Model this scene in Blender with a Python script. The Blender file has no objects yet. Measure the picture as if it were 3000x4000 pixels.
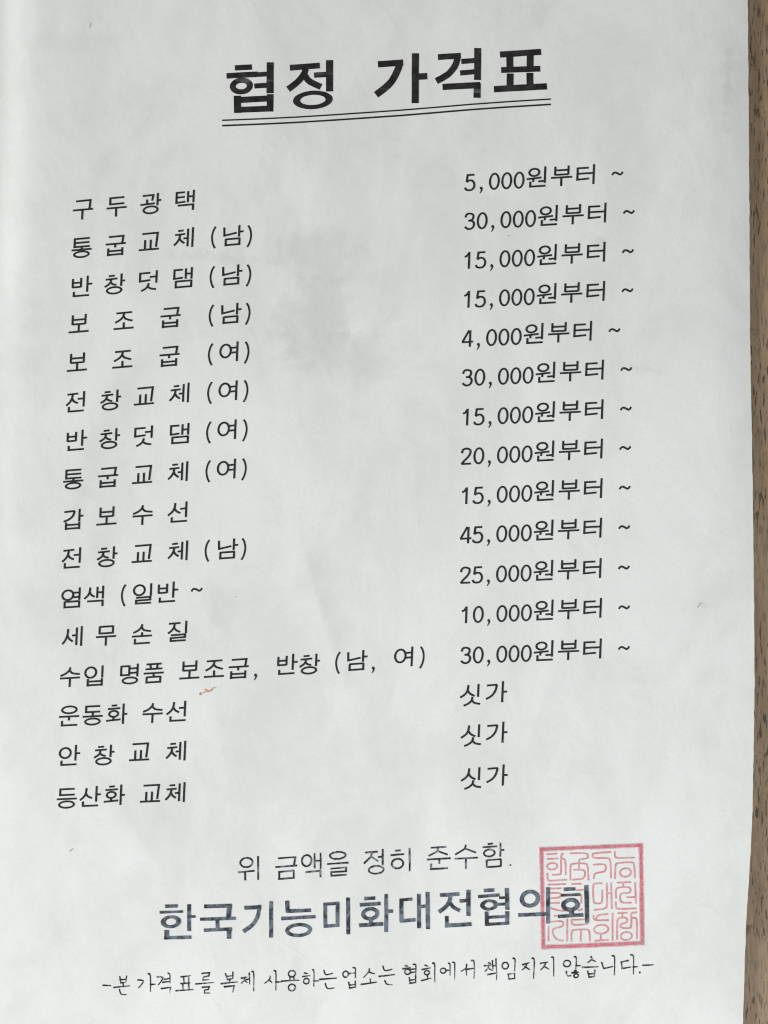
import bpy, math, random
from mathutils import Vector, noise
from mathutils.geometry import delaunay_2d_cdt

# ------------------------------------------------------------------ camera, world, lamps, exposure
scene = bpy.context.scene
MM = 0.001
PX = 15.0                       # sheet measure used below: 15 units per millimetre, x right, y down
PAPER_Z = 3.2 * MM              # mean height of the sheet over the wood
CAM_D = 0.60

cam_d = bpy.data.cameras.new("camera")
cam = bpy.data.objects.new("camera", cam_d)
scene.collection.objects.link(cam)
cam.location = (0, 0, PAPER_Z + CAM_D)
cam.rotation_euler = (0, 0, 0)
cam_d.sensor_fit = 'VERTICAL'
cam_d.sensor_height = 32.0
cam_d.lens = 32.0 * CAM_D / (4000 / PX * MM)
cam_d.clip_start = 0.01
cam_d.clip_end = 20
scene.camera = cam

world = bpy.data.worlds.new("World")
scene.world = world
world.use_nodes = True
bg = world.node_tree.nodes["Background"]
bg.inputs[0].default_value = (1.0, 1.0, 0.965, 1)
bg.inputs[1].default_value = 0.20


def area_lamp(name, loc, target, size, size_y, energy, color):
    d = bpy.data.lights.new(name, 'AREA')
    d.shape = 'RECTANGLE'
    d.size, d.size_y, d.energy, d.color = size, size_y, energy, color
    o = bpy.data.objects.new(name, d)
    scene.collection.objects.link(o)
    o.location = loc
    o.rotation_euler = (Vector(target) - Vector(loc)).to_track_quat('-Z', 'Y').to_euler()
    return o


area_lamp("window_lamp", (0.20, -0.70, 0.60), (0.04, -0.03, 0), 0.8, 0.5, 8.6, (0.95, 0.985, 1.0))
area_lamp("side_lamp", (-1.70, 0.10, 0.66), (0, 0, 0), 0.42, 0.42, 26.0, (0.99, 0.995, 0.975))  # added light from the left, brings out the bend in the left margin

scene.view_settings.view_transform = 'Standard'
scene.view_settings.look = 'None'
scene.view_settings.gamma = 1
scene.view_settings.use_curve_mapping = False
scene.view_settings.exposure = 0.0
scene.cycles.filter_width = 1.15


# ------------------------------------------------------------------ helpers
def W(px, py):
    """sheet measure -> metres on the sheet plane"""
    return (px - 1500.0) / PX * MM, (2000.0 - py) / PX * MM


def sstep(a, b, x):
    t = min(1.0, max(0.0, (x - a) / (b - a)))
    return t * t * (3 - 2 * t)


def interp(tab, v):
    if v <= tab[0][0]:
        (a, b), (c, d) = tab[0], tab[1]
    elif v >= tab[-1][0]:
        (a, b), (c, d) = tab[-2], tab[-1]
    else:
        for i in range(len(tab) - 1):
            if tab[i][0] <= v <= tab[i + 1][0]:
                (a, b), (c, d) = tab[i], tab[i + 1]
                break
    return b + (d - b) * (v - a) / (c - a)


def smooth_interp(tab, v):
    """Catmull-Rom style interpolation of a table"""
    n = len(tab)
    if v <= tab[0][0] or v >= tab[-1][0]:
        return interp(tab, v)
    for i in range(n - 1):
        if tab[i][0] <= v <= tab[i + 1][0]:
            break
    p0, p1, p2, p3 = tab[max(0, i - 1)], tab[i], tab[i + 1], tab[min(n - 1, i + 2)]
    h = p2[0] - p1[0]
    m1 = (p2[1] - p0[1]) / (p2[0] - p0[0]) * h
    m2 = (p3[1] - p1[1]) / (p3[0] - p1[0]) * h
    t = (v - p1[0]) / h
    return ((2 * t**3 - 3 * t**2 + 1) * p1[1] + (t**3 - 2 * t**2 + t) * m1
            + (-2 * t**3 + 3 * t**2) * p2[1] + (t**3 - t**2) * m2)


EDGE = [(-300, 2921), (0, 2924.5), (330, 2928), (700, 2931), (1400, 2936), (1700, 2940.5), (1900, 2943.5),
        (2300, 2949), (2600, 2951.5), (2800, 2950.5), (3000, 2946), (3200, 2942), (3400, 2932), (3600, 2919.5),
        (4000, 2906.5), (4300, 2897)]


def height(px, py):
    """millimetres of buckle in the hand-worn sheet at a place on it"""
    h = 0.0
    # bend along the left margin, shaped to give a brighter lit strip: rises to a soft ridge, stronger towards the top
    k = 1.0 - 0.72 * sstep(700, 2300, py)
    xr = 118 - 0.020 * py
    d = (px - xr) / PX                       # mm from the ridge
    # S-shaped step: the slope is steepest around 5 mm left of the ridge and flattens further out
    h += k * (1.7 * math.tanh((d + 4.2) / 4.2) - 1.7)
    # slow swell across the sheet, turning down at the right margin
    h += 0.30 * math.cos((px - 1500) / 1800 * 1.9)
    r = sstep(2560, 2960, px)
    h -= (0.55 - 0.40 * sstep(1300, 2500, py) + 0.25 * sstep(3000, 3900, py)) * r
    h -= 1.0 * sstep(1500, 2600, py) * sstep(1300, 3000, px)
    r2 = max(0.0, (px - 2765) / 175.0)
    h -= (1.35 - 1.05 * sstep(1100, 2300, py) + 0.4 * sstep(2950, 3800, py)) * r2 * r2
    # long shallow buckles
    v = Vector((px / 900.0, py / 1500.0, 3.1))
    h += 0.55 * noise.noise(v)
    v = Vector((px / 330.0, py / 560.0, 7.7))
    h += 0.19 * noise.noise(v)
    v = Vector((px / 120.0, py / 150.0, 1.7))
    h += 0.014 * noise.noise(v)
    # soft crumple lines
    for (sx, sy, o, am, tl) in ((520.0, 900.0, 11.3, 0.27, 0.25), (300.0, 420.0, 4.9, 0.12, -0.35)):
        q = noise.noise(Vector(((px + tl * py) / sx, py / sy, o)))
        h += am * math.sqrt(q * q + 0.0012)
    # diagonal crease in the lower left
    ax, ay, bx, by = 650.0, 3130.0, 470.0, 3400.0
    L = math.hypot(bx - ax, by - ay)
    ux, uy = (bx - ax) / L, (by - ay) / L
    s = (px - ax) * ux + (py - ay) * uy
    t = ((px - ax) * -uy + (py - ay) * ux) / PX
    fade = math.exp(-((s - L * 0.5) / (L * 0.52))**2)
    h += 0.85 * fade * math.exp(-(math.sqrt(t * t + 0.15)) / 3.6)
    # short fold below the middle
    t2 = ((px - 1265) * 0.95 + (py - 2420) * -0.3) / PX
    s2 = ((px - 1265) * 0.3 + (py - 2420) * 0.95)
    h += 0.45 * math.exp(-(s2 / 330.0)**2) * math.exp(-math.sqrt(t2 * t2 + 0.2) / 3.6)
    # fold right of the last prices
    t3 = ((px - 2100) * 0.93 + (py - 2790) * 0.36) / PX
    s3 = ((px - 2100) * -0.36 + (py - 2790) * 0.93)
    h += 0.50 * math.exp(-(s3 / 300.0)**2) * math.exp(-math.sqrt(t3 * t3 + 0.2) / 4.0)
    return h


def surf_z(px, py):
    z = PAPER_Z / MM + height(px, py) - 0.15
    z = 0.25 + 0.5 * ((z - 0.25) + math.sqrt((z - 0.25)**2 + 0.16))     # never through the wood
    return z * MM


def link(name, verts, faces, mat, parent=None, smooth=False):
    me = bpy.data.meshes.new(name)
    me.from_pydata(verts, [], faces)
    me.materials.append(mat)
    if smooth:
        me.polygons.foreach_set("use_smooth", [True] * len(me.polygons))
    me.update()
    o = bpy.data.objects.new(name, me)
    scene.collection.objects.link(o)
    if parent:
        o.parent = parent
    return o


# ------------------------------------------------------------------ materials
class NT:
    def __init__(self, name):
        self.m = bpy.data.materials.new(name)
        self.m.use_nodes = True
        self.t = self.m.node_tree
        self.n = self.t.nodes
        self.bsdf = self.n["Principled BSDF"]
        self.out = self.n["Material Output"]
        self.co = self.n.new("ShaderNodeTexCoord").outputs["Object"]

    def set(self, sock, v):
        if isinstance(v, bpy.types.NodeSocket):
            self.t.links.new(v, sock)
        else:
            sock.default_value = v

    def mapping(self, scale=(1, 1, 1), loc=(0, 0, 0), rot=(0, 0, 0)):
        m = self.n.new("ShaderNodeMapping")
        self.t.links.new(self.co, m.inputs[0])
        m.inputs["Location"].default_value = loc
        m.inputs["Rotation"].default_value = rot
        m.inputs["Scale"].default_value = scale
        return m.outputs[0]

    def noise(self, vec, scale, detail=3, rough=0.55, dist=0.0):
        x = self.n.new("ShaderNodeTexNoise")
        self.t.links.new(vec, x.inputs["Vector"])
        x.inputs["Scale"].default_value = scale
        x.inputs["Detail"].default_value = detail
        x.inputs["Roughness"].default_value = rough
        x.inputs["Distortion"].default_value = dist
        return x.outputs["Fac"]

    def rng(self, v, a, b, c=0.0, d=1.0, smooth=True):
        x = self.n.new("ShaderNodeMapRange")
        x.interpolation_type = 'SMOOTHSTEP' if smooth else 'LINEAR'
        self.set(x.inputs[0], v)
        for i, q in enumerate((a, b, c, d)):
            x.inputs[i + 1].default_value = q
        return x.outputs[0]

    def math(self, op, a, b=0.0, clamp=False):
        x = self.n.new("ShaderNodeMath")
        x.operation = op
        x.use_clamp = clamp
        self.set(x.inputs[0], a)
        self.set(x.inputs[1], b)
        return x.outputs[0]

    def mix(self, fac, a, b, blend='MIX'):
        x = self.n.new("ShaderNodeMix")
        x.data_type = 'RGBA'
        x.blend_type = blend
        self.set(x.inputs[0], fac)
        self.set(x.inputs[6], a)
        self.set(x.inputs[7], b)
        return x.outputs[2]

    def blob(self, px, py, rx, ry, rot=0.0):
        """1 at the middle of an elliptical patch of the sheet, 0 at its rim"""
        x, y = W(px, py)
        sx, sy = 1 / (rx / PX * MM), 1 / (ry / PX * MM)
        sub = self.n.new("ShaderNodeVectorMath")
        sub.operation = 'SUBTRACT'
        self.t.links.new(self.co, sub.inputs[0])
        sub.inputs[1].default_value = (x, y, 0)
        m = self.n.new("ShaderNodeMapping")
        m.vector_type = 'POINT'
        self.t.links.new(sub.outputs[0], m.inputs[0])
        m.inputs["Scale"].default_value = (sx, sy, 0)
        if rot:
            r = self.n.new("ShaderNodeVectorRotate")
            r.rotation_type = 'Z_AXIS'
            self.t.links.new(sub.outputs[0], r.inputs[0])
            r.inputs["Angle"].default_value = rot
            self.t.links.new(r.outputs[0], m.inputs[0])
        ln = self.n.new("ShaderNodeVectorMath")
        ln.operation = 'LENGTH'
        self.t.links.new(m.outputs[0], ln.inputs[0])
        return ln.outputs["Value"]

    def bump(self, h, dist, strength=1.0):
        b = self.n.new("ShaderNodeBump")
        b.inputs["Strength"].default_value = strength
        b.inputs["Distance"].default_value = dist
        self.t.links.new(h, b.inputs["Height"])
        self.t.links.new(b.outputs[0], self.bsdf.inputs["Normal"])


def paper_material():
    t = NT("worn_paper")
    co = t.mapping()
    cloud = t.noise(t.mapping((1.0, 0.55, 1.0), rot=(0, 0, -0.25)), 40, 6, 0.66, 0.5)
    fine = t.noise(co, 150, 4, 0.6)
    grain = t.noise(co, 2200, 2, 0.6)
    base = t.mix(t.rng(cloud, 0.36, 0.64), (0.662, 0.668, 0.643, 1), (0.758, 0.759, 0.742, 1))
    base = t.mix(t.rng(fine, 0.3, 0.7, 0, 0.4), base, (0.752, 0.757, 0.745, 1))
    base = t.mix(t.rng(grain, 0.25, 0.75, 0, 0.30), base, (0.60, 0.62, 0.605, 1))
    # grey handling smudges
    ed = t.noise(co, 75, 6, 0.68, 0.2)
    edge = t.math('MULTIPLY', t.math('SUBTRACT', ed, 0.5), 2.6)
    edf = t.math('MULTIPLY', t.math('SUBTRACT', t.noise(co, 330, 5, 0.7), 0.5), 4.6)
    for (px, py, rx, ry, rot, amt) in ((1225, 1265, 190, 175, 0.2, 0.44), (1330, 1390, 250, 130, 0.1, 0.36),
                                       (1265, 985, 190, 110, 0.1, 0.34), (1330, 1110, 260, 260, 0.0, 0.13),
                                       (850, 1010, 190, 26, 0.08, 0.25),
                                       (880, 2380, 55, 110, 0.1, 0.16), (545, 3440, 60, 110, 0.2, 0.15),
                                       (2350, 960, 40, 40, -0.5, 0.33), (2845, 300, 20, 170, 0.05, 0.30),
                                       (1320, 2650, 120, 60, 0.3, 0.14), (2740, 2360, 26, 14, 0.6, 0.34),
                                       (850, 3925, 34, 10, 0.9, 0.35), (2500, 1440, 60, 30, 0.3, 0.18),
                                       (400, 660, 60, 90, 0.3, 0.12), (300, 170, 220, 60, 0.0, 0.18)):
        d = t.math('ADD', t.blob(px, py, rx, ry, rot), edge if min(rx, ry) > 45 else edf)
        base = t.mix(t.rng(d, 1.15, 0.30, 0, amt), base, (0.515, 0.508, 0.486, 1))
    # sparse specks of dirt
    v = t.n.new("ShaderNodeTexVoronoi")
    v.inputs["Scale"].default_value = 55
    t.t.links.new(co, v.inputs["Vector"])
    cell = t.n.new("ShaderNodeSeparateColor")
    t.t.links.new(v.outputs["Color"], cell.inputs[0])
    pick = t.math('GREATER_THAN', cell.outputs[0], 0.80)
    size = t.math('MULTIPLY', cell.outputs[1], 0.018)
    near = t.math('LESS_THAN', v.outputs["Distance"], size)
    speck = t.math('MULTIPLY', t.math('MULTIPLY', pick, near), 0.5)
    base = t.mix(speck, base, (0.25, 0.245, 0.23, 1))
    t.set(t.bsdf.inputs["Base Color"], base)
    t.bsdf.inputs["Roughness"].default_value = 0.62
    t.bsdf.inputs["Specular IOR Level"].default_value = 0.35
    wr = t.noise(t.mapping((1.0, 0.6, 1)), 46, 5, 0.6, 0.6)
    fib = t.noise(co, 1500, 3, 0.6)
    crease = None
    for (sc, sx, sy, rot, lo, hi) in ((21, 1.0, 0.55, -0.5, 0.50, 0.62), (34, 1.0, 0.7, 0.6, 0.52, 0.62)):
        q = t.noise(t.mapping((sx, sy, 1), rot=(0, 0, rot)), sc, 2, 0.45, 0.3)
        line = t.rng(t.math('ABSOLUTE', t.math('SUBTRACT', q, 0.5)), 0.0, 0.022, 1, 0)
        line = t.math('MULTIPLY', line, t.rng(t.noise(t.mapping(loc=(sc, 0, 0)), 17, 2, 0.5), lo, hi))
        crease = line if crease is None else t.math('ADD', crease, line)
    wr = t.math('ADD', wr, t.math('MULTIPLY', crease, 0.06))
    h = t.math('ADD', t.math('MULTIPLY', wr, 0.55), t.math('MULTIPLY', fib, 0.016))
    t.bump(h, 0.0009, 0.55)
    return t.m


def ink_material(name, dark, light, scale, lo, hi, rough=0.55, fade=None, streak=None, thr=None):
    t = NT(name)
    co = t.mapping()
    a = t.noise(co, scale, 4, 0.62)
    col = t.mix(t.rng(a, lo, hi), dark + (1,), light + (1,))
    if streak:
        s = t.noise(t.mapping((0.25, 1.6, 1), rot=(0, 0, 0.5)), streak, 3, 0.6)
        col = t.mix(t.rng(s, 0.60, 0.70, 0, 0.6), col, (0.13, 0.13, 0.135, 1))
    t.set(t.bsdf.inputs["Base Color"], col)
    t.bsdf.inputs["Roughness"].default_value = rough
    t.bsdf.inputs["Specular IOR Level"].default_value = 0.3
    if fade:
        # the paper shows through where the ink did not take
        f = t.noise(co, fade[0], 3, 0.7)
        tr = t.n.new("ShaderNodeBsdfTransparent")
        mx = t.n.new("ShaderNodeMixShader")
        big = t.noise(co, fade[0] * 0.09, 2, 0.5)
        both = t.math('ADD', t.rng(f, fade[1], fade[2], 0, fade[3]), t.rng(big, 0.42, 0.68, 0, fade[4]), True)
        t.t.links.new(both, mx.inputs[0])
        t.t.links.new(t.bsdf.outputs[0], mx.inputs[1])
        t.t.links.new(tr.outputs[0], mx.inputs[2])
        t.t.links.new(mx.outputs[0], t.out.inputs[0])
    return t.m


def wood_material():
    t = NT("oak_wood")
    co = t.mapping((1.0, 0.16, 1.0), rot=(0, 0, -0.02))
    tone = t.noise(t.mapping((1.0, 0.10, 1.0)), 160, 4, 0.6, 0.3)
    blot = t.noise(t.mapping((1.0, 0.45, 1.0)), 150, 4, 0.65, 0.5)
    fib = t.noise(t.mapping((1.0, 0.09, 1.0)), 1500, 3, 0.6)
    spk = t.noise(t.mapping(), 2300, 2, 0.6)
    c = t.mix(t.rng(tone, 0.3, 0.7), (0.195, 0.132, 0.077, 1), (0.330, 0.233, 0.145, 1))
    c = t.mix(t.rng(blot, 0.35, 0.68, 0, 0.55), c, (0.290, 0.212, 0.138, 1))
    c = t.mix(t.rng(fib, 0.40, 0.70, 0, 0.42), c, (0.085, 0.057, 0.034, 1))
    c = t.mix(t.rng(spk, 0.3, 0.7, 0, 0.30), c, (0.30, 0.24, 0.18, 1))
    # dark open pores: short dashes along the grain
    p = t.noise(t.mapping((1.0, 0.12, 1.0), rot=(0, 0, 0.03)), 1900, 2, 0.5, 0.1)
    g = t.noise(t.mapping((1.0, 0.5, 1.0)), 95, 2, 0.5)
    pm = t.math('MULTIPLY', t.rng(p, 0.56, 0.64), t.rng(g, 0.34, 0.54, 0.30, 0.90))
    c = t.mix(pm, c, (0.070, 0.045, 0.028, 1))
    t.set(t.bsdf.inputs["Base Color"], c)
    t.bsdf.inputs["Roughness"].default_value = 0.52
    t.bsdf.inputs["Specular IOR Level"].default_value = 0.3
    hgt = t.math('SUBTRACT', t.math('MULTIPLY', spk, 0.25), pm)
    t.bump(hgt, 0.00012, 0.8)
    return t.m


M_PAPER = paper_material()
M_WOOD = wood_material()
M_TITLE = ink_material("title_ink", (0.008, 0.007, 0.008), (0.028, 0.026, 0.026), 320, 0.35, 0.7, streak=210)
M_LINE = ink_material("rule_ink", (0.008, 0.008, 0.009), (0.022, 0.022, 0.023), 400, 0.4, 0.7)
M_BODY = ink_material("print_ink", (0.007, 0.007, 0.008), (0.030, 0.030, 0.032), 900, 0.36, 0.66)
M_NOTICE = ink_material("notice_ink", (0.012, 0.013, 0.015), (0.20, 0.24, 0.28), 520, 0.48, 0.66, fade=(1300, 0.56, 0.74, 0.45, 0.05))
M_ORG = ink_material("stamp_ink_grey", (0.020, 0.023, 0.029), (0.150, 0.185, 0.225), 520, 0.36, 0.66, fade=(1500, 0.58, 0.74, 0.45, 0.0))
M_HAND = ink_material("pen_ink", (0.010, 0.010, 0.011), (0.13, 0.15, 0.19), 420, 0.52, 0.70, fade=(900, 0.53, 0.68, 0.65, 0.08))
M_SEAL = ink_material("seal_ink", (0.60, 0.13, 0.18), (0.70, 0.27, 0.30), 700, 0.35, 0.7, fade=(2300, 0.38, 0.72, 0.5, 0.25))
M_SEALF = ink_material("seal_ink_faint", (0.64, 0.22, 0.24), (0.73, 0.38, 0.40), 600, 0.35, 0.7, fade=(1900, 0.38, 0.72, 0.45, 0.28))
M_BLEED = ink_material("seal_bleed", (0.66, 0.36, 0.40), (0.72, 0.50, 0.52), 500, 0.35, 0.7, fade=(1500, 0.20, 0.62, 0.62, 0.35))
M_RUST = ink_material("rust_mark", (0.50, 0.215, 0.085), (0.62, 0.37, 0.21), 900, 0.35, 0.65, fade=(1100, 0.38, 0.66, 0.7, 0.1))
M_SMEAR = ink_material("pencil_mark", (0.30, 0.30, 0.29), (0.46, 0.46, 0.45), 900, 0.35, 0.65, fade=(1500, 0.40, 0.68, 0.7, 0.2))

# ------------------------------------------------------------------ the wood the sheet lies on
def build_wood():
    x0, x1, y0, y1, th = -0.26, 0.30, -0.30, 0.30, 0.018
    b = 0.0015
    vs, fs = [], []
    rings = [(0, -th), (0, -b), (b, 0)]
    for ins, z in rings:
        vs += [(x0 + ins, y0 + ins, z), (x1 - ins, y0 + ins, z), (x1 - ins, y1 - ins, z), (x0 + ins, y1 - ins, z)]
    fs.append((3, 2, 1, 0))
    for r in range(2):
        for i in range(4):
            j = (i + 1) % 4
            fs.append((r * 4 + i, r * 4 + j, r * 4 + 4 + j, r * 4 + 4 + i))
    fs.append((8, 9, 10, 11))
    o = link("tabletop", vs, fs, M_WOOD)
    o["kind"] = "structure"
    o["label"] = "brown wood tabletop with dark vertical grain under the sheet"
    return o


build_wood()

# ------------------------------------------------------------------ the sheet
X0, Y0, Y1 = -215.0, -255.0, 4195.0
NX, NY = 230, 300


def build_sheet():
    vs, fs = [], []
    th = 0.11 * MM
    for side in (0, 1):
        for j in range(NY + 1):
            py = Y0 + (Y1 - Y0) * j / NY
            xe = smooth_interp(EDGE, py) + 2.0 * noise.noise(Vector((py / 60.0, 0, 5))) + 1.5 * noise.noise(Vector((py / 9.0, 2, 5)))
            for i in range(NX + 1):
                f = i / NX
                px = X0 + (xe - X0) * f
                x, y = W(px, py)
                z = surf_z(px, py) - (th if side else 0)
                vs.append((x, y, z))
    n = (NX + 1) * (NY + 1)
    for j in range(NY):
        for i in range(NX):
            a = j * (NX + 1) + i
            b, c, d = a + 1, a + NX + 2, a + NX + 1
            fs.append((a, d, c, b))
            fs.append((n + a, n + b, n + c, n + d))
    rim = ([j * (NX + 1) for j in range(NY + 1)] + [NY * (NX + 1) + i for i in range(1, NX + 1)]
           + [j * (NX + 1) + NX for j in range(NY - 1, -1, -1)] + [i for i in range(NX - 1, 0, -1)])
    r0 = len(vs)
    vs += [vs[a] for a in rim] + [vs[n + a] for a in rim]
    m = len(rim)
    for k in range(m):
        q = (k + 1) % m
        fs.append((r0 + k, r0 + m + k, r0 + m + q, r0 + q))
    o = link("price_list", vs, fs, M_PAPER)
    me = o.data
    me.polygons.foreach_set("use_smooth", [k < 2 * NX * NY for k in range(len(me.polygons))])
    o["label"] = "white paper price list printed in Korean with a red square seal, lying on brown wood"
    o["category"] = "price list"
    return o


SHEET = build_sheet()


# ------------------------------------------------------------------ pen strokes -> flat ink shapes
def catmull(pts, n=6):
    if len(pts) < 3:
        return pts
    closed = pts[0] == pts[-1]
    out = []
    m = len(pts)
    for i in range(m - 1):
        p1, p2 = pts[i], pts[i + 1]
        p0 = pts[i - 1] if i else (pts[-2] if closed else p1)
        p3 = pts[i + 2] if i + 2 < m else (pts[1] if closed else p2)
        for k in range(n):
            t = k / n
            out.append(tuple(0.5 * (2 * p1[c] + (p2[c] - p0[c]) * t + (2 * p0[c] - 5 * p1[c] + 4 * p2[c] - p3[c]) * t * t
                                    + (3 * p1[c] - p0[c] - 3 * p2[c] + p3[c]) * t**3) for c in (0, 1)))
    out.append(pts[-1])
    return out


def chaikin(pts, n=2):
    for _ in range(n):
        q = [pts[0]]
        for a, b in zip(pts, pts[1:]):
            q.append((a[0] * .75 + b[0] * .25, a[1] * .75 + b[1] * .25))
            q.append((a[0] * .25 + b[0] * .75, a[1] * .25 + b[1] * .75))
        q.append(pts[-1])
        pts = q
    return pts


def stroke_polys(pts, wh, wv, closed=False, cap=False, taper=None, step=40.0):
    """outline pieces of a broad-nib stroke; wh/wv = width of level / upright runs"""
    P = [pts[0]]
    for p in pts[1:]:
        if math.hypot(p[0] - P[-1][0], p[1] - P[-1][1]) > 1e-3:
            k = max(1, math.ceil(math.hypot(p[0] - P[-1][0], p[1] - P[-1][1]) / step))
            a = P[-1]
            P += [(a[0] + (p[0] - a[0]) * i / k, a[1] + (p[1] - a[1]) * i / k) for i in range(1, k + 1)]
    if closed:
        P = P[:-1] if math.hypot(P[0][0] - P[-1][0], P[0][1] - P[-1][1]) < 1e-2 else P
    n = len(P)
    if n < 2:
        return []
    segs = []
    cnt = n if closed else n - 1
    for i in range(cnt):
        a, b = P[i], P[(i + 1) % n]
        dx, dy = b[0] - a[0], b[1] - a[1]
        L = math.hypot(dx, dy)
        dx, dy = dx / L, dy / L
        w = math.sqrt((wh * dx)**2 + (wv * dy)**2) * 0.5
        segs.append((dx, dy, w))
    left, right = [], []
    for i in range(n):
        prev = segs[i - 1] if (i > 0 or closed) else segs[0]
        nxt = segs[i] if i < cnt else segs[-1]
        tp = 1.0
        if taper:
            tp = taper(i / (n - 1))
        res = []
        for sgn in (1, -1):
            n1 = (-prev[1] * sgn, prev[0] * sgn)
            n2 = (-nxt[1] * sgn, nxt[0] * sgn)
            w1, w2 = prev[2] * tp, nxt[2] * tp
            cr = prev[0] * nxt[1] - prev[1] * nxt[0]
            if abs(cr) < 0.12:
                k = (w1 + w2) * 0.5
                nx, ny = n1[0] + n2[0], n1[1] + n2[1]
                l = math.hypot(nx, ny) or 1
                res.append((P[i][0] + nx / l * k, P[i][1] + ny / l * k))
            else:
                # intersection of the two offset lines
                ax, ay = P[i][0] + n1[0] * w1, P[i][1] + n1[1] * w1
                bx, by = P[i][0] + n2[0] * w2, P[i][1] + n2[1] * w2
                t = ((bx - ax) * nxt[1] - (by - ay) * nxt[0]) / cr
                lim = 2.2 * max(w1, w2)
                t = max(-lim, min(lim, t))
                res.append((ax + prev[0] * t, ay + prev[1] * t))
        left.append(res[0])
        right.append(res[1])
    out = []
    for i in range(cnt):
        j = (i + 1) % n
        out.append([left[i], left[j], right[j], right[i]])
    if cap and not closed:
        for (c, s, d) in ((P[0], segs[0], -1), (P[-1], segs[-1], 1)):
            tp = taper(0 if d < 0 else 1) if taper else 1
            w = s[2] * tp
            a0 = math.atan2(s[1] * d, s[0] * d) - math.pi / 2
            out.append([(c[0] + w * math.cos(a0 + math.pi * k / 6), c[1] + w * math.sin(a0 + math.pi * k / 6)) for k in range(7)])
    return out


def ring_polys(cx, cy, rx, ry, wh, wv, n=26, tilt=0.0, ix=None, iy=None):
    """oval ring; rx, ry to the middle of the line"""
    pts = []
    if ix is None:
        ox, oy, ix, iy = rx + wv / 2, ry + wh / 2, rx - wv / 2, ry - wh / 2
    else:
        ox, oy = rx, ry
    out = []
    for k in range(n):
        q = []
        for (a, (u, v)) in ((k, (ox, oy)), (k + 1, (ox, oy)), (k + 1, (ix, iy)), (k, (ix, iy))):
            t = 2 * math.pi * a / n
            x, y = u * math.cos(t), v * math.sin(t)
            q.append((cx + x, cy + y + x * tilt))
        out.append(q)
    return out


def in_poly(q, x, y):
    hit = False
    for (ax, ay), (bx, by) in zip(q, q[1:] + q[:1]):
        if (ay > y) != (by > y) and x < ax + (y - ay) / (by - ay) * (bx - ax):
            hit = not hit
    return hit


def ink_mesh(name, polys, mat, dz, parent, label=None):
    """union of outline pieces (sheet measure) laid onto the sheet as one mesh; groups = list of piece lists"""
    vs, fs = [], []
    for group in polys:
        pv, pf = [], []
        for poly in group:
            a = 0.0
            m = [W(*p) for p in poly]
            m = [(x * 1000, y * 1000) for x, y in m]
            for p, q in zip(m, m[1:] + m[:1]):
                a += p[0] * q[1] - q[0] * p[1]
            if abs(a) < 1e-5:
                continue
            if a < 0:
                m.reverse()
            b = len(pv)
            pv += [Vector(p) for p in m]
            pf.append(list(range(b, b + len(m))))
        if not pf:
            continue
        V, _, F, _, _, _ = delaunay_2d_cdt(pv, [], pf, 0, 1e-4)
        pieces = [[(pv[i].x, pv[i].y) for i in f] for f in pf]
        base = len(vs)
        for v in V:
            px, py = v.x * PX + 1500, 2000 - v.y * PX
            vs.append((v.x * MM, v.y * MM, surf_z(px, py) + dz * MM))
        for f in F:
            cx, cy = sum(V[i].x for i in f) / len(f), sum(V[i].y for i in f) / len(f)
            if not any(in_poly(q, cx, cy) for q in pieces):
                continue                # a hole inside a letter, or the gap between strokes
            f = list(f)
            ar = sum(V[f[i]].x * V[f[(i + 1) % len(f)]].y - V[f[(i + 1) % len(f)]].x * V[f[i]].y for i in range(len(f)))
            if ar < 0:
                f.reverse()
            if abs(ar) > 1e-7:
                fs.append(tuple(base + i for i in f))
    o = link(name, vs, fs, mat, parent)
    if label:
        o["label"] = label
    return o


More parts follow.
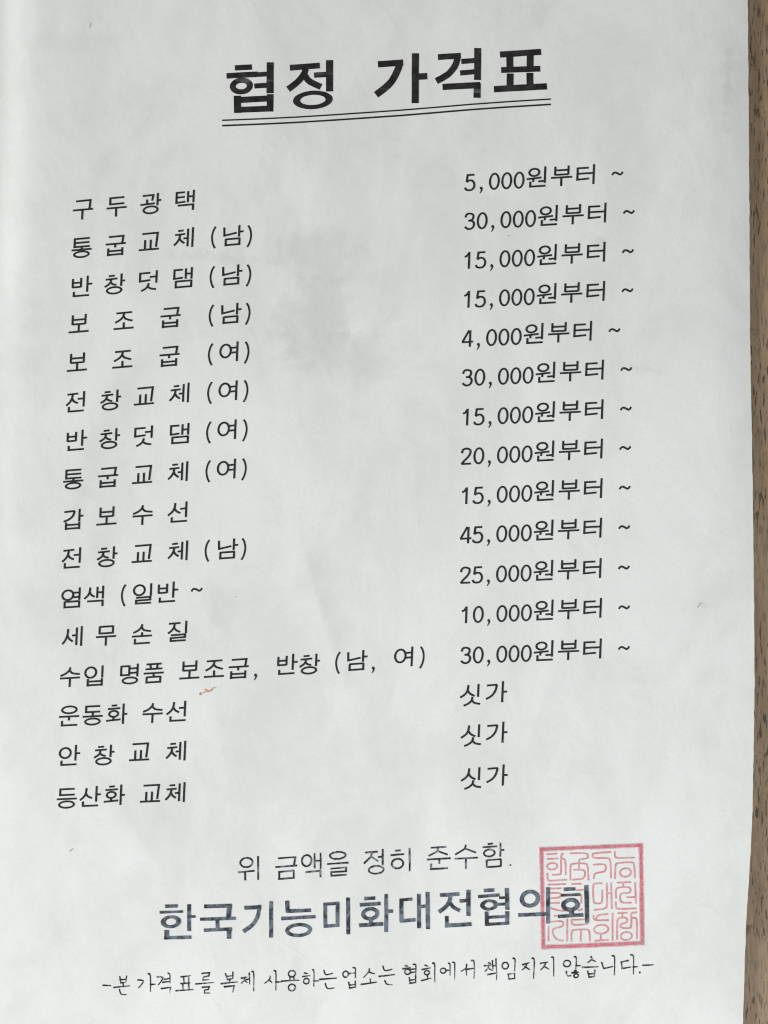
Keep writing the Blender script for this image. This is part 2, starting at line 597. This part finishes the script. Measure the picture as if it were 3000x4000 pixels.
# ------------------------------------------------------------------ letter shapes in a 100 x 100 cell
# "x,y x,y ..." = straight run, "~" = curved run, "e cx,cy,rx,ry" = oval
NIEUN = "16,73 16,96.5 92,96.5"
RIEUL = "16,68 87,67 87,81 17,82 17,96.5 92,96.5"
TICKC = "20,9 50,8; 6,25 64,23; ~33,25 29,42 17,53 2,61; ~31,40 42,50 60,55"
GL = {
 '구': "14,7 86,6 82,51; 0,51 100,51; 48,51 48,100",
 '두': "86,6 17,6 17,37 87,36; 0,56 100,56; 48,56 48,100",
 '광': "10,9 63,8 58,36; 33,28 33,51; 0,53 72,50; 85,0 85,62; 85,36 103,36; e 52,81,35,17",
 '택': "46,8 5,8 5,58 50,55; 5,32 46,31; 62,4 62,60; 90,0 90,62; 62,31 90,31; 12,72 89,72 89,100",
 '통': "88,5 14,5 14,45 90,45; 14,25 88,25; 50,45 50,60; 0,60 100,60; e 50,83,36,14",
 '굽': "14,6 87,5 82,41; 0,42 100,42; 48,42 48,60; 14,62 14,101; 84,62 84,101; 14,77 84,77; 14,95 84,95",
 '교': "14,9 91,8 85,78; 30,40 30,87; 58,40 58,87; 0,88 100,88",
 '체': "20,13 48,12; 6,32 56,30; ~31,32 27,52 16,70 2,83; ~29,50 38,64 54,76; 48,52 70,51; 70,5 70,93; 94,0 94,98",
 '남': "5,6 7,47 68,37; 80,0 80,58; 80,33 102,33; 15,66 83,66; 15,95 83,95; 15,63 15,100; 83,63 83,100",
 '반': "5,10 5,55; 46,8 46,55; 5,31 46,31; 5,53 46,52; 78,0 78,80; 78,41 102,41; 12,75 12,96.5 88,96.5",
 '창': TICKC + "; 84,0 84,62; 84,36 103,36; e 50,81,36,16",
 '덧': "56,10 6,10 6,50 58,46; 54,31 87,30; 88,0 88,62; ~50,61 46,76 33,89 14,98; ~47,78 60,88 88,94",
 '댐': "46,9 5,9 5,52 48,49; 62,4 62,56; 91,0 91,58; 62,31 91,31; 14,66 91,66; 14,95 91,95; 14,63 14,100; 91,63 91,100",
 '보': "18,4 18,52; 82,2 82,52; 18,28 82,28; 18,50 82,50; 50,50 50,87; 0,88 100,88",
 '조': "11,11 89,10; ~50,11 45,30 30,45 7,57; ~47,28 60,42 93,53; 50,58 50,87; 0,88 100,88",
 '여': "e 29,43,26,32; 50,30 86,29; 50,54 86,53; 87,0 87,98",
 '전': "6,12 60,10; ~33,12 29,34 18,52 2,66; ~31,34 40,48 60,58; 58,37 87,36; 89,0 89,77; 16,73 16,96.5 91,96.5",
 '갑': "6,11 58,9; ~57,9 50,32 32,48 4,59; 82,0 82,61; 82,35 102,35; 17,63 17,101; 83,63 83,101; 17,77 83,77; 17,95 83,95",
 '수': "~50,2 45,17 28,32 2,43; ~48,18 62,32 98,38; 0,55 100,55; 50,55 50,100",
 '선': "~35,4 31,30 20,48 0,64; ~33,32 43,46 62,56; 60,35 88,34; 90,0 90,78; 20,74 20,96.5 96,96.5",
 '염': "e 31,35,27,24; 54,25 88,25; 54,47 88,47; 89,0 89,62; 17,68 89,68; 17,95 89,95; 17,65 17,100; 89,65 89,100",
 '색': "~28,5 25,30 16,46 0,60; ~27,30 36,44 52,53; 64,4 64,60; 92,0 92,64; 64,32 92,32; 15,74 92,74 92,102",
 '일': "e 31,31,27,25; 89,0 89,62; " + RIEUL,
 '세': "~27,10 24,40 14,66 0,84; ~25,44 34,60 52,74; 47,44 70,43; 70,5 70,93; 94,0 94,98",
 '무': "17,6 83,6; 17,39 83,39; 17,3 17,43; 83,3 83,43; 0,56 100,56; 50,56 50,101",
 '손': "~50,2 45,17 30,32 6,43; ~48,18 60,32 94,39; 50,42 50,61; 0,61 100,61; 16,73 16,96.5 91,96.5",
 '질': "5,10 62,9; ~34,10 30,30 18,46 2,58; ~31,30 42,44 62,54; 91,0 91,62; " + RIEUL,
 '입': "e 31,32,27,26; 89,0 89,60; 18,63 18,101; 88,63 88,101; 18,77 88,77; 18,95 88,95",
 '명': "6,10 46,10; 6,54 46,54; 6,7 6,58; 46,7 46,58; 46,23 86,22; 46,45 86,44; 87,0 87,64; e 51,82,36,15",
 '품': "12,5 88,5; 32,5 35,28; 68,5 65,28; 8,29 92,29; 0,50 100,50; 50,50 50,68; 16,69 84,69; 16,95 84,95; 16,66 16,100; 84,66 84,100",
 '운': "e 50,20,36,17; 0,53 100,53; 50,53 50,73; 16,73 16,96.5 92,96.5",
 '동': "85,6 16,6 16,34 87,34; 50,34 50,56; 0,56 100,56; e 50,82,36,15",
 '화': "24,8 52,7; 6,24 68,22; e 36,49,22,15; 36,64 36,80; 0,82 72,78; 84,0 84,101; 84,52 104,52",
 '안': "e 29,38,27,25; 81,0 81,78; 81,42 103,42; 12,75 12,96.5 88,96.5",
 '등': "87,5 16,5 16,34 89,34; 0,54 100,54; e 50,82,37,16",
 '산': "~31,8 28,34 18,52 0,67; ~29,36 40,50 60,59; 81,0 81,78; 81,42 103,42; 16,74 16,96.5 92,96.5",
 '싯': "~38,3 34,30 22,48 0,62; ~36,30 48,46 70,58; 87,0 87,63; ~60,62 56,80 40,94 18,103; ~57,78 72,92 99,98",
 '가': "8,18 58,16; ~57,16 50,46 32,70 6,84; 86,0 86,103; 86,52 108,52",
 '원': "e 37,27,25,18; 0,59 74,54; 34,57 33,74; 19,72 19,97 96,96.5; 58,73 88,72; 91,0 91,82",
 '부': "20,3 20,46; 86,1 86,46; 20,22 86,22; 20,44 86,44; 0,58 106,58; 52,58 52,101",
 '터': "60,16 5,16 5,73 64,70; 5,44 58,43; 56,44 85,43; 86,0 86,99",
 '0': "e 28,58.5,22,38",
 '1': "~6,40 18,35 29,19; 29,17 29,100",
 '2': "~4,42 10,25 27,20 45,28 46,44 36,62 18,80 4,96; 4,96 52,96",
 '3': "~5,38 12,23 27,20 43,27 44,43 36,53 20,56; ~22,55 40,58 49,71 46,87 34,96 19,96 4,85",
 '4': "34,18 2,76; 0,76 56,75; 40,18 40,100",
 '5': "47,21 13,21 9,56; ~9,56 20,49 36,50 47,64 47,82 36,95 20,97 8,93 2,83",
 ',': "~7,92 10,97 9,105 2,117",
 '(': "~23,-1 12,18 6,50 12,84 23,106",
 ')': "~3,-1 14,18 20,50 14,84 3,106",
 '~': "~1,57 8,47 18,45 30,51 40,56 48,52 53,43",
}


def parse(spec):
    out = []
    for s in spec.split(';'):
        s = s.strip()
        if not s:
            continue
        w = None
        if '|' in s:
            s, w = s.split('|')
            w = tuple(float(v) for v in w.split(','))
        if s[0] == 'e':
            out.append(('e', [float(v) for v in s[1:].split(',')], w))
            continue
        k = 'l'
        if s[0] in '~#':
            k, s = s[0], s[1:]
        out.append((k, [tuple(float(v) for v in p.split(',')) for p in s.split()], w))
    return out


WH, WV = 9.2, 10.9       # pen widths in cell units
random.seed(4)


def glyph(ch, xl, base, slope, k=0.785, lean=-0.045):
    """pieces of one printed character whose cell starts at xl and whose foot line passes base at its middle"""
    def T(p):
        x = p[0] * k
        dy = (p[1] - 100) * k
        return (xl + x + dy * lean, base + dy + slope * (p[0] - 45) * k)
    out = []
    wh, wv = WH, WV
    if ch == ',':
        wh = wv = 12.5
    if ch in '()~':
        wh = wv = 9.4
    for kind, d, w in parse(GL[ch]):
        if kind == 'e':
            ps = ring_polys(*d, wh, wv)
        elif kind == '~':
            c = catmull(d, 5)
            if ch == ',':
                ps = stroke_polys(c, wh, wv, cap=True, taper=lambda t: 1.15 - 0.85 * t)
            else:
                ps = stroke_polys(c, wh, wv)
        else:
            ps = stroke_polys(d, wh, wv)
        out += [[T(p) for p in q] for q in ps]
    return out


# ------------------------------------------------------------------ left column: the services
VA, VB, VC, VD, VE = (200, 700, 1.975), (200, 1300, 1.975), (200, 1900, 1.975), (200, 2500, 1.975), (900, 2480, 1.975)
ITEMS = [
 (VA, "구165 두425 광685 택955", [(238, 313), (1040, 243)], -.090),
 (VA, "통155 굽417 교675 체942 (1228 남1322 )1508", [(230, 607), (490, 590), (1040, 530), (1400, 514), (1530, 510)], -.088),
 (VA, "반155 창407 덧672 댐938 (1217 남1313 )1502", [(225, 905), (480, 888), (1005, 840), (1390, 818), (1525, 812)], -.085),
 (VA, "보133 조480 굽840 (1210 남1306 )1496", [(210, 1196), (560, 1170), (915, 1145), (1385, 1114), (1520, 1108)], -.085),
 (VB, "보120 조470 굽832 (1204 여1297 )1488", [(200, 308), (550, 283), (905, 260), (1370, 228), (1510, 222)], -.085),
 (VB, "전110 창375 교637 체908 (1198 여1290 )1480", [(190, 610), (455, 598), (715, 568), (990, 546), (1365, 528), (1500, 520)], -.082),
 (VB, "반115 창367 덧635 댐912 (1190 여1282 )1474", [(185, 907), (440, 896), (710, 875), (985, 857), (1355, 829), (1495, 822)], -.080),
 (VB, "통90 굽358 교623 체898 (1185 여1277 )1467", [(165, 1207), (435, 1193), (705, 1174), (975, 1152), (1350, 1132), (1490, 1123)], -.078),
 (VC, "갑87 보348 수625 선898", [(165, 332), (430, 309), (705, 298), (975, 276)], -.075),
 (VC, "전80 창348 교620 체897 (1178 남1280 )1463", [(155, 630), (425, 622), (700, 598), (970, 578), (1350, 561), (1485, 553)], -.072),
 (VC, "염77 색253 (533 일628 반818 ~1077", [(145, 939), (330, 925), (555, 912), (700, 907), (890, 893), (1120, 873)], -.065),
 (VC, "세85 무343 손620 질895", [(155, 1238), (425, 1227), (690, 1216), (970, 1196)], -.065),
 (VD, "수65 입253 명527 품710 보987 조1177 굽1365 ,1565", [(145, 363), (330, 355), (595, 341), (790, 333), (1070, 312), (1255, 300), (1440, 297), (1575, 280)], -.060),
 (VD, "운58 동240 화423 수702 선888", [(135, 663), (320, 657), (500, 648), (780, 640), (965, 627)], -.052),
 (VD, "안60 창325 교600 체882", [(135, 967), (405, 965), (685, 942), (960, 936)], -.050),
 (VD, "등40 산220 화405 교685 체877", [(118, 1297), (300, 1283), (485, 1272), (768, 1262), (955, 1255)], -.048),
]
EXTRA13 = (VE, "반357 창527 (803 남895 ,1090 여1262 )1457", [(430, 305), (610, 304), (820, 287), (970, 276), (1100, 264), (1330, 250), (1475, 244)], -.068)


def row_glyphs(row):
    (ox, oy, s), text, base, slope = row
    gs = []
    for tok in text.split():
        ch, x = tok[0], float(tok[1:])
        mid = x + (20 if ch in '(),' else 40 if ch == '~' else 72)
        b = interp(base, mid)
        gs.append(glyph(ch, ox + x / s, oy + b / s, slope))
    return gs


for i, row in enumerate(ITEMS):
    gs = row_glyphs(row)
    if i == 12:
        gs += row_glyphs(EXTRA13)
    ink_mesh("service_text", gs, M_BODY, 0.055, SHEET)

# ------------------------------------------------------------------ right column: the prices
VF, VG, VH, VI = (1760, 600, 2.07375), (1760, 1200, 2.07375), (1760, 1800, 2.07375), (1760, 2400, 2.07375)
PRICES = [(VF, "5", 613, 272), (VF, "30", 706, 583), (VF, "15", 698, 900), (VF, "15", 695, 1216), (VG, "4", 590, 294),
          (VG, "30", 686, 608), (VG, "15", 683, 928), (VG, "20", 678, 1246), (VH, "15", 676, 322), (VH, "45", 672, 642),
          (VH, "25", 670, 968), (VH, "10", 673, 1290), (VI, "30", 672, 375)]
OFFS = {'d1': -599, 'd2': -499, ',': -378, 'a': -307, 'b': -207, 'c': -107, '원': 0, '부': 197, '터': 403, '~': 691}
for r, (V, num, x0, b0) in enumerate(PRICES):
    ox, oy, s = V
    f = r / 12.0
    sl = -0.047 + 0.014 * f
    gsl = -0.060 + 0.018 * f
    seq = [('d1', num[0]), ('d2', num[1])] if len(num) == 2 else [('d2', num[0])]
    seq += [(',', ','), ('a', '0'), ('b', '0'), ('c', '0'), ('원', '원'), ('부', '부'), ('터', '터'), ('~', '~')]
    gs = []
    for key, ch in seq:
        x = x0 + OFFS[key] * (1 - 0.006 * f)
        if len(num) == 1 and key == 'd2':
            x -= 2
        mid = x + (72 if ch in '원부터' else 45)
        b = b0 + sl * (mid - (x0 + 78))
        if ch in '012345':
            b += 5 - 2 * f
        gs.append(glyph(ch, ox + x / s, oy + b / s, gsl, k=0.783, lean=-0.04))
    ink_mesh("price_text", gs, M_BODY, 0.055, SHEET)

for (xs, bs, xg, bg_) in ((75, 733, 275, 714), (80, 1060, 278, 1042), (82, 1408, 280, 1389)):
    ox, oy, s = VI
    gs = [glyph('싯', ox + xs / s, oy + bs / s, -.05, k=0.80), glyph('가', ox + xg / s, oy + (bg_ - 4) / s, -.045, k=0.80)]
    ink_mesh("price_text", gs, M_BODY, 0.055, SHEET)


# ------------------------------------------------------------------ traced lettering (each in its own close-up measure)
def traced(view, spec, w=None, cap=False, rag=0.0, taper=None):
    ox, oy, s = view
    out = []
    for kind, d, ww in parse(spec):
        if kind == 'e':
            if len(d) == 6:
                ps = ring_polys(d[0], d[1], d[2], d[3], 0, 0, ix=d[4], iy=d[5], tilt=-0.05, n=30)
            else:
                w1 = ww or w
                ps = ring_polys(d[0], d[1], d[2], d[3], w1[0], w1[-1], tilt=-0.05)
        else:
            w1 = ww or w
            c = catmull(d, 6) if kind == '~' else chaikin(d, 2) if kind == '#' else d
            ps = stroke_polys(c, w1[0], w1[-1], cap=cap, taper=taper, step=40 * s)
        if rag:
            ps = [[(p[0] + rag * noise.noise(Vector((p[0] / 7, p[1] / 7, 1))), p[1] + rag * noise.noise(Vector((p[0] / 7, p[1] / 7, 9)))) for p in q] for q in ps]
        out += [[(ox + p[0] / s, oy + p[1] / s) for p in q] for q in ps]
    return out


VT = (800, 100, 1.106)
TITLE = [
 "130,184 204,180|23; 94,218 229,211|24; e 158,262,50,36,24,14; 220,213 278,209|20; 214,262 278,258|22; 283,160 282,293|31; "
 "141,304 142,378|31; 283,297 282,372|29; 141,323 283,315|26; 141,365 283,359|25",
 "368,183 497,173|25; ~438,180 428,210 402,243 360,276|27; ~430,210 450,240 502,266|27; 472,215 540,211|23; 539,150 539,285|31; e 467,322,86,40,55,22",
 "748,168 857,160|27; ~842,162 832,195 800,250 740,300|30; 910,120 909,336|31; 910,222 961,219|27",
 "1007,137 1106,131|25; ~1092,133 1083,170 1052,210 1000,241|28; 1108,156 1178,151|22; 1103,206 1178,199|22; 1179,98 1178,236|30; 1027,266 1190,258|27; 1177,250 1176,313|31",
 "1275,126 1453,114|26; 1317,128 1319,199|30; 1406,122 1405,190|30; 1280,193 1449,187|25; 1319,208 1318,272|30; 1404,205 1405,266|30; 1249,276 1478,263|27",
]
TITLE = [t.replace('|', '|') for t in TITLE]
ink_mesh("title_text", [traced(VT, t, rag=0.8) for t in TITLE], M_TITLE, 0.055, SHEET, "large bold black heading across the top of the sheet")
RUL = [(75, 410), (250, 403), (400, 396), (560, 386), (700, 376.5), (850, 366), (1000, 354), (1150, 341.5), (1300, 330.5), (1400, 324), (1495, 318)]
ink_mesh("underline", [traced(VT, ' '.join('%g,%g' % p for p in RUL) + '|6,6')], M_LINE, 0.055, SHEET)
ink_mesh("underline", [traced(VT, ' '.join('%g,%g' % (p[0], p[1] + 23) for p in RUL) + '|7,7')], M_LINE, 0.055, SHEET)

VR = (900, 3260, 1.3825)
NOTICE = [
 "e 87,150,33,25; 42,203 130,195; 80,200 80,247; 150,115 150,245",
 "258,128 356,121; 351,122 343,168; 243,175 362,166; 264,202 264,238; 258,202 345,193; 342,193 342,236; 258,239 348,232",
 "e 412,140,26,30; 455,100 455,182; 487,97 487,187; 455,141 487,139; 405,202 490,194; 487,192 487,230",
 "e 580,112,42,19; 523,158 638,151; 540,183 625,177 624,197 545,202 545,221 628,216",
 "728,97 797,92; 765,96 758,120 720,157; 760,118 798,145; 796,121 822,119; 822,78 822,166; e 787,190,40,21",
 "888,88 919,85; 865,111 938,105; e 902,157,31,26; 968,72 968,198",
 "1082,72 1167,67; 1122,72 1116,92 1070,116; 1120,90 1174,109; 1060,135 1190,128; 1128,132 1128,160; 1083,157 1083,187 1175,182",
 "1272,55 1266,78 1213,109; 1268,76 1327,99; 1210,131 1337,125; 1272,128 1272,187",
 "1388,52 1419,49; 1362,69 1441,64; e 1398,100,29,19; 1458,45 1458,120; 1458,85 1479,83; 1384,138 1384,178; 1384,139 1462,133; 1461,133 1461,173; 1384,177 1462,171",
 "1508,165 1517,165|10",
]
ink_mesh("notice_text", [traced(VR, t, (9.6, 10.4), rag=2.2) for t in NOTICE], M_NOTICE, 0.055, SHEET, "broken dark grey line of text ending in a full stop, above the association name")

VP, VQ = (600, 3450, 1.8433), (1400, 3400, 1.659)
ORG = [
 (VP, "83,164 176,161|24; 44,208 213,202|17; e 126,276,74,46,38,25; 257,150 257,342|27; 257,238 303,238|18; 95,335 97,388|34; 77,392 273,386|23"),
 (VP, "364,166 566,160|27; 546,155 540,250|36; 335,258 592,251|23; 461,262 462,330|28; 362,337 566,328|24; 545,325 545,398|34"),
 (VP, "654,176 776,168|28; ~762,165 752,230 715,295 646,347|28; 847,128 847,388|28"),
 (VP, "963,125 966,210|30; 958,200 1133,192|27; 920,253 1166,238|24; e 1045,335,97,51,68,27"),
 (VP, "1237,140 1237,318|27; 1325,135 1325,312|27; 1222,150 1337,142|22; 1225,308 1338,300|23; 1400,102 1402,366|28"),
 (VQ, "38,182 110,178|23; 9,222 143,214|23; e 77,280,59,44,32,21; 80,318 80,350|26; 4,355 162,346|24; 180,152 180,399|24; 180,265 224,263|22"),
 (VQ, "265,192 350,186|19; 279,188 279,332|27; 270,328 371,319|22; 391,152 393,375|26; 448,140 450,381|27; 391,236 450,231|21"),
 (VQ, "527,161 655,154|23; ~597,160 588,205 562,240 521,270|25; ~590,205 615,238 658,262|24; 655,200 713,195|22; 713,127 713,297|28; 573,297 573,365|25; 561,360 733,349|25"),
 (VQ, "813,132 881,128|23; 775,171 916,160|20; e 847,225,58,36,29,18; 912,180 963,176|17; 905,222 963,218|18; 963,115 965,256|28; 831,268 832,361|26; 965,266 965,353|28; 831,306 965,299|19; 831,351 965,344|19"),
 (VQ, "e 1112,185,67,58,38,34; 1036,291 1220,284|23; 1228,110 1230,346|26"),
 (VQ, "1330,125 1408,122|22; 1313,162 1439,158|18; e 1375,225,61,45,31,19; 1381,262 1381,295|32; 1293,301 1459,290|22; 1478,98 1483,341|28"),
]
ink_mesh("association_text", [traced(v, t, rag=2.6) for v, t in ORG], M_ORG, 0.085, SHEET, "large mottled blue-grey lettering running into the red seal")

V1, V2, V3 = (380, 3740, 2.07375), (1080, 3720, 2.07375), (1780, 3680, 2.0232)
HAND = [
 (V1, "48,225 110,228"),
 (V1, "183,155 190,205; 238,150 232,200; 185,180 235,175; 190,205 235,200; 210,205 210,238; 135,243 262,228; ~180,260 195,297 235,300"),
 (V1, "~330,180 372,186 366,208 335,245; ~415,130 430,146 432,275; 432,218 470,215"),
 (V1, "~487,155 530,160 520,188 495,220; ~575,125 589,140 590,205; 545,175 590,167; 530,200 590,192; 520,250 595,240 588,280"),
 (V1, "680,155 755,145; 700,155 705,205; 742,148 742,202; 680,210 752,204; 695,210 695,264; 740,205 745,260; 640,268 777,258"),
 (V1, "850,128 910,122 905,147 860,158 855,182 905,178; 800,213 942,200; 852,240 908,235 900,257 870,263 868,287 912,286"),
 (V1, "1040,130 1055,178; 1100,118 1098,166; 1050,152 1098,145; 1055,177 1100,168; 1075,172 1072,200; 1005,210 1135,195; 1030,235 1110,226 1098,278"),
 (V1, "1168,165 1212,155; ~1195,160 1186,185 1168,206; 1190,180 1215,200; 1208,175 1232,172; 1232,125 1235,212; ~1255,112 1268,126 1268,268"),
 (V1, "~1402,150 1395,175 1357,206; 1392,177 1414,200; ~1435,105 1448,120 1447,262; 1447,195 1492,195"),
 (V1, "e 1577,128,28,25; 1562,155 1562,184; 1592,150 1595,182; 1495,188 1637,180; e 1577,240,28,27"),
 (V2, "228,165 252,169; 213,193 272,185; e 242,230,23,22; ~293,138 304,152 303,270; 303,228 342,228"),
 (V2, "~385,145 402,178 457,165; 352,216 487,206; ~395,250 414,290 467,285"),
 (V2, "e 560,175,22,25; 582,170 638,164; ~622,122 639,132 638,207; 585,240 592,290; 638,232 638,282; 590,263 638,256; 592,287 638,279"),
 (V2, "~752,135 745,158 706,202; 746,157 794,173; 760,215 762,250; 685,258 810,240"),
 (V2, "~862,112 880,147 937,135; 830,195 958,179; ~877,228 894,256 937,262"),
 (V2, "1045,108 1066,112; 1023,133 1086,125; e 1062,158,23,20; 1085,140 1128,132; 1085,165 1128,157; ~1110,98 1129,106 1128,182; 1075,205 1080,252; 1127,192 1127,247; 1078,227 1127,219; 1080,251 1127,244"),
 (V2, "1205,105 1226,112; 1180,140 1247,126; e 1218,165,20,17; 1222,183 1225,220; 1176,229 1252,210; ~1265,90 1281,99 1282,242"),
 (V2, "e 1350,150,22,20; 1372,148 1404,145; ~1395,90 1406,102 1405,187; ~1428,82 1444,96 1442,227"),
 (V2, "~1540,100 1534,130 1494,156; 1535,128 1540,187; 1538,140 1600,131; ~1580,68 1601,82 1600,214"),
 (V3, "260,165 277,172; 228,189 282,182; ~260,188 254,210 231,233; 255,207 287,226; 290,150 295,224; 318,135 322,234; 293,190 320,186; 252,258 325,246 322,298"),
 (V3, "e 392,188,25,26; ~455,130 469,141 466,230; 415,255 422,294; 415,255 468,250; 466,250 467,291; 422,293 468,289"),
 (V3, "530,180 580,165; ~562,172 552,198 524,223; 548,196 584,219; ~605,130 621,146 615,290"),
 (V3, "672,170 727,160; ~712,164 698,195 671,222; 698,192 737,216; ~760,122 774,136 775,270"),
 (V3, "e 880,172,28,25; ~940,118 954,131 950,227; 952,188 987,190; ~875,235 884,268 912,268; 940,231 957,229; 920,246 972,240; e 952,268,18,15"),
 (V3, "~1070,118 1078,136 1044,166; 1075,140 1107,156; 1003,203 1127,198; 1045,232 1055,280; 1100,225 1095,277; 1050,256 1098,251; 1055,280 1095,276"),
 (V3, "1155,165 1170,212 1240,196; ~1240,112 1257,126 1255,264"),
 (V3, "1365,150 1305,162; 1312,160 1318,213; 1315,213 1387,200; ~1385,105 1407,121 1405,257; 1405,200 1440,198"),
 (V3, "1456,243 1461,243|14,14"),
 (V3, "1482,188 1563,183"),
]
ink_mesh("footnote_text", [traced(v, t, (12.6, 11.4), cap=True, rag=2.0, taper=lambda u: 1.15 - 0.5 * u) for v, t in HAND],
         M_HAND, 0.055, SHEET, "small handwritten line in black pen along the bottom of the sheet")

# ------------------------------------------------------------------ red seal
VS = (2080, 3260, 3.6065)
seal = ink_mesh("red_seal", [traced(VS, "105,210 1550,153|44; 1530,135 1552,1557|46; 130,1590 1575,1535|44; 127,188 155,1612|40", rag=3)],
                M_SEAL, 0.03, SHEET, "square red seal stamp with pale seal-script characters inside")
ink_mesh("ink_bleed", [traced(VS, "95,210 1560,153|74; 1530,120 1553,1570|78; 118,1590 1590,1535|75; 127,175 155,1626|70", rag=6)], M_BLEED, 0.018, seal)
SEALTXT = """200,281 352,271; 205,346 366,340; e 278,450,72,46; #440,270 408,282 404,340 404,545 398,566 275,572; #404,340 450,345 468,400 468,580;
#210,545 214,640 245,657 490,638; #525,268 765,263 787,300 780,332 740,345 672,350 655,372 655,410; #535,650 535,450 550,412 740,409 780,425 790,650;
655,410 655,495; #575,500 715,498 745,535 735,605 690,633 560,640; #1110,250 880,265 843,285 850,325 890,335 1075,335 1100,365 1110,620;
#850,430 1015,418 1038,450 1030,515 995,530 890,545 868,580 865,632; #1160,240 1165,310 1180,337 1445,330; #1165,632 1170,440 1185,405 1400,393 1437,412 1445,622;
e 1312,540,78,60; #990,690 870,695 853,725 860,950 880,977 965,975 985,950 985,780; #1050,680 1055,1000 1035,1052 865,1066; 1110,680 1120,1055; 1055,836 1110,831;
1190,685 1392,675; 1280,685 1280,740; #1180,905 1175,790 1195,750 1360,743 1387,770 1380,815 1350,830 1260,830 1233,865 1240,940 1270,967 1402,965;
1450,675 1460,980; 1325,890 1450,885; #1175,950 1178,1035 1200,1057 1470,1045; 215,710 472,701; 250,766 410,760; #245,826 385,825 402,850;
#250,901 385,893 402,862; 245,970 390,965; #250,1040 400,1082 472,1075; 550,701 692,695; 620,790 722,781; 640,1076 712,1055; 690,850 690,975;
230,1290 225,1512; #250,1235 415,1220 440,1255 425,1302 300,1325 278,1370 310,1455 360,1492 440,1500; 490,1190 490,1512; 300,1151 362,1145;
545,1206 750,1200; #550,1215 558,1268 600,1281 750,1270 792,1250; #550,1512 550,1380 568,1346 780,1338 805,1365 810,1512; 685,1345 680,1512;
#860,1140 863,1217 1080,1210; #1070,1125 925,1140 898,1180 898,1217; e 970,1340,102,62; 965,1402 965,1495; 875,1502 1077,1490; 1130,1110 1130,1502;
1200,1115 1342,1106; 1270,1110 1270,1170; #1195,1490 1195,1220 1215,1180 1312,1173 1342,1200 1330,1242 1300,1255 1260,1260 1238,1290 1250,1322 1380,1325 1395,1300 1395,1110;
1395,1110 1477,1100; #1395,1187 1450,1175 1475,1200 1475,1476; e 1325,1435,80,56"""
ink_mesh("seal_script", [traced(VS, SEALTXT, (25, 26), rag=3)], M_SEALF, 0.042, seal)

# ------------------------------------------------------------------ rust mark and stray smears
def blob_poly(pts):
    return [[p for p in pts]]


def stain(name, mat, strokes, dz=0.03, label=None):
    grp = []
    for (view, spec) in strokes:
        grp += traced(view, spec, cap=True, rag=3.0, taper=lambda u: 1.0 - 0.2 * abs(2 * u - 0.8))
    return ink_mesh(name, [grp], mat, dz, SHEET, label)


stain("rust_stain", M_RUST, [(VD, "e 1153,415,7,7,0.3,0.3; 1150,416 1158,413|25; ~1172,408 1190,400 1204,396|8; ~1190,382 1205,392 1222,394 1238,384 1252,370|18; ~1250,372 1265,367 1275,365|7")],
      label="small orange rust stain under the longest service line")
stain("smudge_mark", M_SMEAR, [((0, 0, 1.659), "~585,178 588,165 592,152|9")])
stain("smudge_mark", M_SMEAR, [((0, 2800, 1.106), "~301,579 308,576 314,570|7")])
stain("smudge_mark", M_SMEAR, [(VF, "~463,670 468,667 473,663|8")])
stain("smudge_mark", M_SMEAR, [((2700, 1400, 2.212), "~60,2150 82,2128 98,2110|9")])
stain("smudge_mark", M_SMEAR, [((0, 0, 0.553), "102,950 104,951|2.2")])
